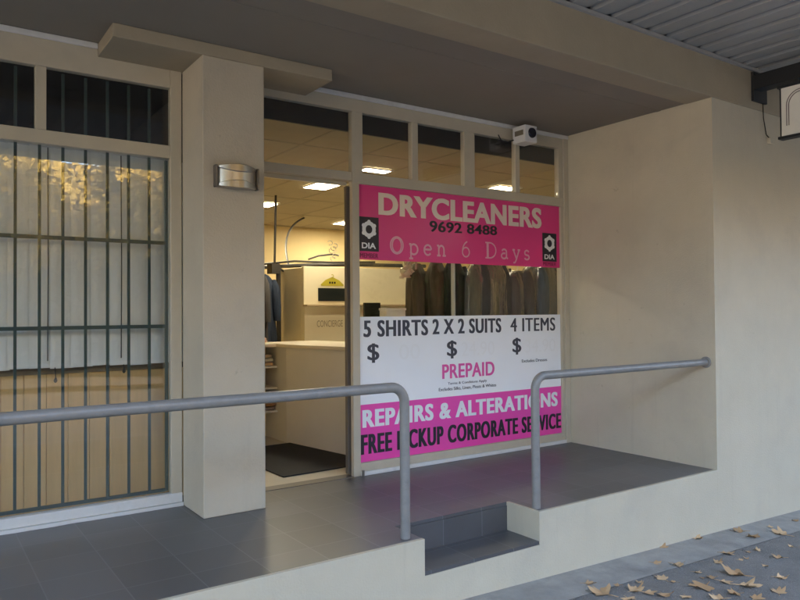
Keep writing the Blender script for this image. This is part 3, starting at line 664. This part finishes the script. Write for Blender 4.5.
# small things on the counter return
def lump(name, m, x, y, z, rx, ry, rz, label, cat, seed):
    bm = bmesh.new(); bmesh.ops.create_icosphere(bm, subdivisions=3, radius=1)
    for v_ in bm.verts:
        d = 1 + 0.35 * mnoise.noise(v_.co * 1.7 + Vector((seed, 0, 0)))
        v_.co = Vector((v_.co.x * rx * d, v_.co.y * ry * d, max(0.0, rz + v_.co.z * rz * d)))
    me = bpy.data.meshes.new(name); bm.to_mesh(me); bm.free(); me.materials.append(m)
    for p_ in me.polygons: p_.use_smooth = True
    o = bpy.data.objects.new(name, me); C.objects.link(o); o.location = (x, y, z); return tag(o, label, cat)
lump('cloth_bundle', mat('pink_cloth', (0.55, 0.33, 0.26), 0.8), 2.74, 6.36, 0.9125, 0.10, 0.07, 0.03, 'crumpled pinkish cloth on the counter return left of the doorway', 'cloth', 3)
lump('cloth_bundle', mat('tan_cloth', (0.45, 0.33, 0.2), 0.8), 2.55, 6.38, 0.9125, 0.09, 0.07, 0.035, 'crumpled tan cloth on the counter return beside the pinkish cloth', 'cloth', 9)

# partition with ledge and hatch
pt = empty('partition', (4.2, 6.8, 0), 'cream partition with dark hatch and yellow hanger emblem behind the counter', 'partition')
part('panel', 'partition', pt, (3.462, 4.95, 6.80, 6.86, 0.0, 1.70), bevel=0.004)
part('side_panel', 'partition', pt, (3.462, 3.52, 6.861, 7.42, 0.0, 1.69), bevel=0.004)
part('ledge', mat('ledge_laminate', (0.42, 0.33, 0.2), 0.5), pt, (3.45, 4.95, 6.70, 6.799, 1.268, 1.288), bevel=0.003)
part('lower_panel', 'partition', pt, (3.462, 4.95, 6.785, 6.7995, 0.0, 1.267))
part('hatch', 'hatch', pt, (3.634, 4.035, 6.790, 6.7995, 1.325, 1.468))
m_ = MB(); hxc, hz = 3.81, 1.497
m_.ribbon([(hxc - 0.14, hz + 0.01), (hxc - 0.135, hz + 0.0), (hxc + 0.135, hz + 0.0), (hxc + 0.14, hz + 0.01)], 0.012, 6.798)
m_.ribbon([(hxc - 0.14, hz + 0.005), (hxc - 0.08, hz + 0.045), (hxc, hz + 0.07), (hxc + 0.08, hz + 0.045), (hxc + 0.14, hz + 0.005)], [0.012, 0.03, 0.05, 0.03, 0.012], 6.798)
m_.add([(hxc - 0.125, 6.797, hz + 0.006), (hxc + 0.125, 6.797, hz + 0.006), (hxc + 0.05, 6.797, hz + 0.055), (hxc - 0.05, 6.797, hz + 0.055)], [(0, 1, 2, 3)])
m_.ribbon([(hxc, hz + 0.07), (hxc, hz + 0.09)] + [(hxc + 0.016 * math.cos(R(a_)), hz + 0.105 + 0.014 * math.sin(R(a_))) for a_ in range(-90, 150, 20)], 0.008, 6.798)
m_.build('hanger_emblem', 'emblem', pt)
m_ = MB()
for bx in (-0.03, 0.0, 0.03): m_.box(hxc + bx - 0.01, hxc + bx + 0.01, 6.794, 6.7955, hz + 0.02, hz + 0.042)
m_.build('emblem_mark', 'hatch', pt)
m_ = MB(); text(m_, 'CONCIERGE', 3.61, 3.93, 1.045, 1.115, 6.784, bold=-0.004); m_.build('lettering', 'printgrey', pt)

# garment conveyor above the partition
gc = empty('garment_conveyor', (3.6, 7.2, 1.65), 'black overhead garment conveyor rail hung from the shop ceiling', 'conveyor')
MB().tube([(3.30, 7.45, 1.72), (3.55, 7.35, 1.735), (3.80, 7.1, 1.745), (4.3, 6.95, 1.75), (5.2, 6.95, 1.76)], 0.022, 8).build('rail', 'blackrail', gc, smooth=True)
MB().tube([(3.32, 7.5, 1.76), (3.6, 7.3, 1.79), (4.0, 7.1, 1.775), (4.5, 7.0, 1.79)], 0.012, 8).build('chain', 'blackrail', gc, smooth=True)
MB().tube([(3.42, 7.4, 2.54), (3.40, 7.4, 1.70)], 0.014, 8).build('hanger_rod', 'blackrail', gc)
MB().tube([tuple(Vector((4.57, 8.96, 2.539)) * (1 - q) ** 2 + Vector((3.78, 8.1, 2.25)) * 2 * q * (1 - q) + Vector((3.60, 7.45, 1.75)) * q * q) for q in [k_ / 14 for k_ in range(15)]], 0.013, 8).build('cable', 'blackrail', gc, smooth=True)
MB().tube([(3.40, 7.30, 1.74), (3.405, 7.30, 0.0)], 0.028, 8).build('post', 'blackrail', gc)
MB().tube([(3.42, 7.30, 1.70), (3.58, 7.30, 1.60)], 0.013, 8).build('brace', 'blackrail', gc)
MB().tube([(3.62, 7.0, 1.79), (3.72, 6.95, 1.83), (3.86, 6.9, 1.85), (3.95, 6.9, 1.84)], 0.010, 8).build('loose_wire', 'blackrail', gc, smooth=True)
MB().box(3.30, 3.40, 7.25, 7.38, 1.64, 1.75).build('drive_box', 'blackrail', gc)
m_ = MB()
for i in range(7):
    cx, cy, cz = 3.86 + 0.03 * (i % 3), 6.9, 1.80 + 0.03 * i
    m_.tube([(cx + 0.03 * math.cos(R(a_ + 40 * i)), cy + 0.01 * i - 0.03, cz + 0.025 * math.sin(R(a_ + 40 * i))) for a_ in range(0, 300, 30)], 0.004, 5)
m_.build('wire_tangle', 'hook', gc)

# garments
def garment(x, y, ztop, wd, length, rot, m, label, plastic=True, name='suit_jacket', grp='garments hanging inside the window'):
    e = empty(name, (x, y, ztop), label, 'garment', grp)
    NU, NV = 40, 16; vs = []; sd_ = random.uniform(0, 50)
    def ring(v_, grow):
        z = ztop - 0.01 - length * v_; out = []
        sh = min(1.0, v_ / 0.16)                                  # sloping shoulders
        hw = (0.055 + (wd / 2 - 0.055) * (sh ** 0.5)) * (1 + 0.06 * v_) + grow
        hd = (0.03 + 0.06 * sh) + grow * 0.6
        for k_ in range(NU):
            th = 2 * math.pi * k_ / NU
            fold = 1 + 0.22 * v_ * mnoise.noise(Vector((math.cos(th) * 2.6 + sd_, math.sin(th) * 2.6, v_ * 1.2))) * (1 + grow * 10)
            lx = hw * math.copysign(abs(math.cos(th)) ** 0.75, math.cos(th)) * fold; ly = hd * math.sin(th) * (1 + 0.35 * math.sin(th * 7 + sd_) * v_)
            out.append((x + lx * math.cos(rot) - ly * math.sin(rot), y + lx * math.sin(rot) + ly * math.cos(rot), z))
        return out
    def shell(grow, l_ext):
        vs = []; fs = []
        for j in range(NV + 1): vs += ring((j / NV) ** 1.4 * l_ext, grow)
        for j in range(NV):
            for k_ in range(NU): fs.append((j * NU + k_, j * NU + (k_ + 1) % NU, (j + 1) * NU + (k_ + 1) % NU, (j + 1) * NU + k_))
        fs.append(tuple(range(NU)))
        return MB().add(vs, fs)
    shell(0.0, 1.0).build('cloth', m, e, smooth=True)
    for sd in (-1, 1):                                            # sleeves hanging at each side
        sl = []
        for q in range(7):
            t_ = q / 6; lx = sd * (wd / 2 - 0.035 + 0.03 * t_); ly = -0.035 - 0.03 * math.sin(t_ * 2.2)
            sl.append((x + lx * math.cos(rot) - ly * math.sin(rot), y + lx * math.sin(rot) + ly * math.cos(rot), ztop - 0.075 - 0.60 * min(length, 0.95) * t_))
        MB().tube(sl, [0.03, 0.056, 0.06, 0.056, 0.054, 0.05, 0.046], 14).build('sleeve', m, e, smooth=True)
    if plastic: shell(0.03, 1.06).build('plastic_cover', 'plastic', e, smooth=True)
    hk = [(x, y, ztop - 0.02), (x, y, ztop + 0.05)] + [(x + 0.022 - 0.022 * math.cos(R(a_)), y, ztop + 0.05 + 0.025 * math.sin(R(a_))) for a_ in range(20, 220, 25)]
    MB().tube(hk, 0.003, 6).build('hook', 'hook', e)
cl = lambda n_, c_: mat(n_, c_, 0.85, var=0.3, vscale=10, stretch=(3, 3, 0.4), bump=1.0, bscale=9)
cblack, cchar, cnavy, cbrown, cblue, cgrey = cl('black_wool', (0.018, 0.017, 0.018)), cl('charcoal_wool', (0.045, 0.04, 0.042)), cl('navy_wool', (0.018, 0.03, 0.06)), \
    cl('brown_wool', (0.07, 0.045, 0.025)), cl('blue_cotton', (0.05, 0.08, 0.12)), cl('grey_wool', (0.06, 0.055, 0.055))
gr_ = empty('clothes_rail', (4.7, 5.15, 1.72), 'steel rail holding the wrapped garments inside the shop window', 'clothes rail')
MB().tube([(3.55, 5.15, 1.735), (5.9, 5.15, 1.735)], 0.014, 10).build('bar', 'hook', gr_)
MB().tube([(5.9, 5.15, 1.74), (5.9, 5.15, 0.0)], 0.016, 10).build('post', 'hook', gr_)
MB().tube([(3.75, 5.15, 1.74), (3.75, 5.15, 0.92)], 0.010, 10).build('post', 'hook', gr_)
GS = [(3.84, 5.26, 1.655, 0.34, 0.95, R(35), cbrown, 'brown garment at the left end of the clothes rail', False),
      (4.02, 5.20, 1.69, 0.34, 1.0, R(30), cbrown, 'brown garment beside the thin steel post of the rail', False),
      (4.18, 5.14, 1.70, 0.32, 1.0, R(25), cblack, 'black garment between the brown garment and the olive wrapped coat', False),
      (4.40, 5.04, 1.665, 0.34, 1.0, R(14), cl('olive_wool', (0.10, 0.095, 0.05)), 'olive coat in shiny wrap left of the tall black suit', True),
      (4.56, 5.06, 1.715, 0.40, 1.0, R(14), cblack, 'black wrapped suit with the highest shoulders on the clothes rail', True),
      (4.76, 5.16, 1.70, 0.40, 1.0, R(25), cchar, 'charcoal wrapped suit right of the tall black suit', True),
      (4.98, 5.12, 1.610, 0.40, 1.0, R(20), cgrey, 'dark grey wrapped garment hanging lowest on the clothes rail', True),
      (5.17, 5.10, 1.665, 0.40, 1.0, R(15), cchar, 'charcoal garment between the low grey one and the blue shirt', True),
      (5.36, 5.04, 1.700, 0.46, 1.0, R(10), cblue, 'dull blue wrapped shirt near the right end of the rail', True),
      (5.58, 5.08, 1.705, 0.46, 1.0, R(15), cnavy, 'navy wrapped suit at the right end of the clothes rail', True)]
for gd in GS: garment(*gd)
garment(2.96, 7.05, 1.66, 0.34, 0.8, R(-20), cgrey, 'grey shirt hanging behind the column edge inside the doorway', plastic=False, name='hanging_shirt', grp=None)
garment(3.17, 7.25, 1.64, 0.34, 0.75, R(10), cnavy, 'dark blue shirt hanging left of the conveyor post', plastic=False, name='hanging_shirt', grp=None)
# bits seen in the gap between the two signs
cm = empty('computer_monitor', (3.58, 5.5, 0.912), 'dark computer monitor on the counter behind the price sign', 'monitor')
part('screen', 'hatch', cm, (3.48, 3.66, 5.60, 5.63, 1.05, 1.29), bevel=0.006)
part('stand', 'blackrail', cm, (3.55, 3.59, 5.605, 5.625, 0.925, 1.0495)); part('foot', 'blackrail', cm, (3.48, 3.60, 5.55, 5.68, 0.9125, 0.9245))
pb = empty('box_file', (3.5, 5.3, 0.912), 'white upright paper box on the counter behind the price sign', 'box')
part('body', 'paper', pb, (3.36, 3.56, 5.05, 5.16, 0.9125, 1.215), bevel=0.003); part('lid', 'paper', pb, (3.355, 3.565, 5.045, 5.165, 1.2155, 1.235), bevel=0.003)
# crumpled wrapping film hanging beside the garments
bm = bmesh.new(); bmesh.ops.create_grid(bm, x_segments=14, y_segments=18, size=1)
for v_ in bm.verts:
    a_, b_ = v_.co.x, v_.co.y
    q = Vector((a_ * 2.4, b_ * 2.4, 1.3))
    v_.co = Vector((a_ * 0.06 * (1 - 0.4 * b_) + 0.03 * mnoise.noise(q), 0.06 * mnoise.noise(q + Vector((5, 0, 0))), b_ * 0.10 + 0.02 * mnoise.noise(q + Vector((0, 9, 0)))))
me = bpy.data.meshes.new('wrapping_film'); bm.to_mesh(me); bm.free(); me.materials.append(M['foil'])
o = bpy.data.objects.new('wrapping_film', me); C.objects.link(o); o.location = (3.66, 5.15, 1.60)
tag(o, 'crumpled shiny wrapping film hanging left of the garments', 'plastic film')

# ------------------------------------------------------------------ fallen leaves
CAMP = Vector((0, 0, 1.2))
def ray_ground(u, v_):
    d = fw * F_PX + r2 * (u - 400) - u2 * (v_ - 300)
    # plane z = gz(x)
    t_ = (gz(0) - 1.2) / (d.z + 0.033 * d.x)
    return CAMP + d * t_
def leaf_mesh(seed, curl):
    rnd = random.Random(seed)
    lobes = [(-1.35, .72), (-0.68, .9), (0, 1.0), (0.68, .9), (1.35, .72)]
    out = [(-0.3, -0.34), (0.0, -0.30), (0.3, -0.34)][1:2]
    for i, (an, ln) in enumerate(lobes):
        ln *= rnd.uniform(0.85, 1.1)
        if i: 
            am = (an + lobes[i - 1][0]) / 2; out.append((math.sin(am) * 0.60, math.cos(am) * 0.60 - 0.1))
        for da, f in ((-0.22, .76), (-.13, .86), (0, 1.0), (.13, .86), (0.22, .76)): out.append((math.sin(an + da) * ln * f, math.cos(an + da) * ln * f - 0.1))
    bm = bmesh.new(); c = bm.verts.new((0, 0, 0)); ring = [bm.verts.new((a_, b_, 0)) for a_, b_ in out]
    mid = [bm.verts.new((a_ * .5, b_ * .5, 0)) for a_, b_ in out]; n_ = len(out)
    for i in range(n_):
        j = (i + 1) % n_
        bm.faces.new((mid[i], ring[i], ring[j], mid[j])); bm.faces.new((c, mid[i], mid[j]))
    for v_ in bm.verts:
        x_, y_ = v_.co.x, v_.co.y; d2 = x_ * x_ + y_ * y_
        v_.co.z = curl * d2 * (0.6 + 0.5 * math.sin(3 * math.atan2(y_, x_) + seed)) + 0.12 * curl * mnoise.noise(Vector((x_ * 3, y_ * 3, seed))) + 0.1 * curl * abs(x_)
        v_.co.x *= 1 - 0.25 * curl * abs(x_)
    zmin = min(v_.co.z for v_ in bm.verts)
    for v_ in bm.verts: v_.co.z -= zmin
    st = MB().tube([(0, -0.3, 0.03), (0.03, -0.6, 0.05), (0.08, -0.85, 0.03)], [0.03, 0.02, 0.02], 5)
    bm2 = bm; k_ = [bm2.verts.new(p_) for p_ in st.v]
    for f_ in st.f: bm2.faces.new([k_[i] for i in f_])
    me = bpy.data.meshes.new('dry_leaf'); bm.to_mesh(me); bm.free(); me.materials.append(M['dryleaf'])
    for p_ in me.polygons: p_.use_smooth = True
    return me
LM = [leaf_mesh(i, c_) for i, c_ in enumerate((0.25, 0.45, 0.6, 0.35, 0.7, 0.5))]
LEAVES = [(662, 548, .05), (696, 538.6, .055), (740, 532, .06), (752, 537, .06), (783, 535, .07), (656, 564, .04), (677, 565.6, .05), (726, 554, .06), (717, 563, .045),
          (696, 572.5, .035), (663, 579, .045), (674, 582, .03), (588, 584.5, .04), (604, 594, .085), (634, 591, .085), (648, 593, .06), (664, 595, .065), (704, 587, .075),
          (713, 578, .045), (738, 575, .085), (745, 586, .075), (724, 582, .055), (780, 558, .05), (780, 578, .055), (736, 594, .05), (758, 551, .035), (748, 552, .03),
          (779, 593, .05), (747, 559, .025), (740, 560, .025), (702, 578, .025), (690, 585, .03), (765, 566, .025), (792, 547, .03), (640, 583, .025), (618, 586, .03),
          (771, 528, .03), (795, 521, .04), (628, 599, .05), (686, 597, .04), (720, 599, .06), (756, 599, .05)]
rnd = random.Random(11)
special = {13: 'large flat tan leaf nearest the left end of the leaf scatter', 14: 'big curled brown leaf in the clump at the bottom of the pavement', 19: 'big curled orange leaf at the middle of the right leaf clump'}
for i, (u, v_, sz) in enumerate(LEAVES):
    me = LM[4] if i in (14, 19) else LM[rnd.randrange(6)]
    o = bpy.data.objects.new('dry_leaf', me); C.objects.link(o)
    pz = ray_ground(u, v_); o.location = (pz.x, pz.y, gz(pz.x) + (0.0045 if pz.y > 2.69 else 0.001))
    o.rotation_euler = (rnd.uniform(-.12, .12), rnd.uniform(-.12, .12), rnd.uniform(0, 6.28)); o.scale = (sz * rnd.uniform(1.05, 1.45),) * 3
    tag(o, special.get(i, 'dry curled brown leaf fallen on the grey pavement by the wall'), 'leaf', 'fallen leaves on the pavement')

# ------------------------------------------------------------------ the far side of the street (seen only as reflections in the glass)
def tree(x, y, h, rad, m, seed, label):
    rnd = random.Random(seed); z0 = gz(x) - 0.02
    e = empty('street_tree', (x, y, z0), label, 'tree', 'street trees across the road')
    t_ = MB(); t_.tube([(x, y, z0), (x + .05, y, z0 + 1.5), (x - .05, y + .05, z0 + h * .45), (x, y, z0 + h * .7)], [0.22, 0.17, 0.13, 0.06], 12)
    cl_ = []
    for i in range(24):
        a_ = rnd.uniform(0, 6.28); rr = rad * rnd.uniform(.3, .95); zz = z0 + h * rnd.uniform(.58, 1.0)
        c = Vector((x + rr * math.cos(a_), y + rr * math.sin(a_), zz)); cl_.append((c, rad * rnd.uniform(.2, .34)))
        t_.tube([(x, y, z0 + h * rnd.uniform(.3, .55)), tuple((Vector((x, y, z0 + h * .5)) + c) / 2 + Vector((0, 0, .2))), tuple(c)], [0.07, 0.04, 0.015], 6)
    t_.build('trunk', 'bark', e, smooth=True)
    lv = MB()
    for i in range(18000):
        c, rr = cl_[rnd.randrange(len(cl_))]
        d = Vector((rnd.gauss(0, 1), rnd.gauss(0, 1), rnd.gauss(0, .8))).normalized() * rr * rnd.uniform(.35, 1.05)
        p_ = c + d; s_ = rnd.uniform(.06, .13)
        a_ = Vector((rnd.gauss(0, 1), rnd.gauss(0, 1), rnd.gauss(0, 1))).normalized(); b_ = a_.orthogonal().normalized()
        lv.add([p_ - a_ * s_, p_ + b_ * s_ * .6, p_ + a_ * s_, p_ - b_ * s_ * .6], [(0, 1, 2, 3)])
    lv.build('crown', m, e, smooth='keep')
for i_, (tx, th_, tr_, tm_, tl_) in enumerate([
        (-9.5, 5.9, 2.5, 'foliage', 'green street tree across the road at the far left'),
        (-4.6, 6.2, 2.5, 'foliage2', 'golden street tree across the road left of the barred window'),
        (0.2, 5.7, 2.9, 'foliage2', 'golden street tree across the road facing the left end of the porch'),
        (6.2, 5.9, 2.9, 'foliage2', 'tall golden street tree across the road facing the step'),
        (10.9, 6.1, 2.6, 'foliage2', 'golden street tree across the road facing the side wall'),
        (20.6, 6.1, 2.5, 'foliage', 'green street tree across the road toward the right end'),
        (25.5, 6.0, 2.5, 'foliage2', 'golden street tree across the road at the far right')]):
    tree(tx, -9.3, th_, tr_, tm_, 20 + i_, tl_)
def house(x0, x1, y0_, y1_, h, m, label):
    e = empty('terrace_house', ((x0 + x1) / 2, (y0_ + y1_) / 2, gz(x0)), label, 'house'); zb = gz(x1) - 0.3
    part('wall', m, e, (x0, x1, y0_, y1_, zb, h))
    MB().prism_y([], 0, 0) if False else None
    r_ = MB(); ym = (y0_ + y1_) / 2
    r_.add([(x0 - .3, y0_ - .3, h), (x1 + .3, y0_ - .3, h), (x1 + .3, y1_ + .3, h), (x0 - .3, y1_ + .3, h), (x0 - .3, ym, h + 2), (x1 + .3, ym, h + 2)],
           [(0, 1, 5, 4), (2, 3, 4, 5), (0, 4, 3), (1, 2, 5), (3, 2, 1, 0)])
    r_.build('roof', 'roof', e)
    n_ = int((x1 - x0) / 2.5)
    for i in range(n_):
        for zz in (0.8, 3.8):
            xx = x0 + (i + .5) * (x1 - x0) / n_
            wn_ = part('window', 'window', e, (xx - .6, xx + .6, y1_ + .002, y1_ + .05, zz, zz + 1.5))
            MB().box(xx - .52, xx + .52, y1_ + .051, y1_ + .056, zz + .08, zz + 1.42).build('pane', 'window', wn_)
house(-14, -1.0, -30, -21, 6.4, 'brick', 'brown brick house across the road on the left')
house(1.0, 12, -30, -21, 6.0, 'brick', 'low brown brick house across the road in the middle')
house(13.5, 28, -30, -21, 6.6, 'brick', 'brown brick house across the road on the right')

hd = empty('added_hedge', (6, -10.9, gz(6)), 'added dark leafy row across the road that darkens reflections in the glass', 'added_hedge')  # unseen row added so the glass reflects a dark background
lv = MB(); rnd = random.Random(5)
for i in range(26000):
    x = rnd.uniform(-16, 30); y = -10.9 + rnd.uniform(-.5, .5) * .9; top = 3.1 + 0.4 * mnoise.noise(Vector((x * .6, 0, 0)))
    z = gz(x) + rnd.uniform(0, top + 0.3 - gz(x)); c = Vector((x, y, z)); s_ = rnd.uniform(.08, .18)
    a_ = Vector((rnd.gauss(0, 1), rnd.gauss(0, 1), rnd.gauss(0, 1))).normalized(); b_ = a_.orthogonal().normalized()
    lv.add([c - a_ * s_, c + b_ * s_ * .6, c + a_ * s_, c - b_ * s_ * .6], [(0, 1, 2, 3)])
part('dark_core', mat('hedge_dark_core', (0.012, 0.013, 0.008), 0.95, spec=0.0), hd, *[(x_, x_ + 4.0, -11.15, -10.65, gz(x_ + 4) - 0.3, 3.0 + 0.15 * math.sin(x_)) for x_ in range(-16, 30, 4)])  # opaque dark boxes added inside the leaves to stop bright gaps
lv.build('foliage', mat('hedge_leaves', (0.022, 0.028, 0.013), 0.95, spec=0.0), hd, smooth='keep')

nb = empty('sun_block_building', (30, YF, gz(30)), 'unseen brick block added right of the shop to keep sun off the street', 'building')  # unseen block added to shade the road and far side from low sun
part('wall', 'shopbrick', nb, (XR_END + 0.21, 60, YF + 0.05, YBACK, -2.6, 7.55), bevel=0.01)
part('roof', 'roof', nb, (XR_END + 0.205, 60.2, YF - 0.05, YBACK + 0.2, 7.551, 7.7))
part('awning', 'soffit', nb, (XR_END + 0.3, 60, YA, YF + 0.049, ZB - 0.5, ZB - 0.35))
for i in range(6):
    sh = part('window', 'doorgrey', nb, (15.5 + 7 * i, 19.5 + 7 * i, YF, YF + 0.049, -0.4, 1.8))
    MB().box(15.6 + 7 * i, 19.4 + 7 * i, YF - 0.006, YF - 0.001, -0.3, 1.7).build('pane', 'window', sh)
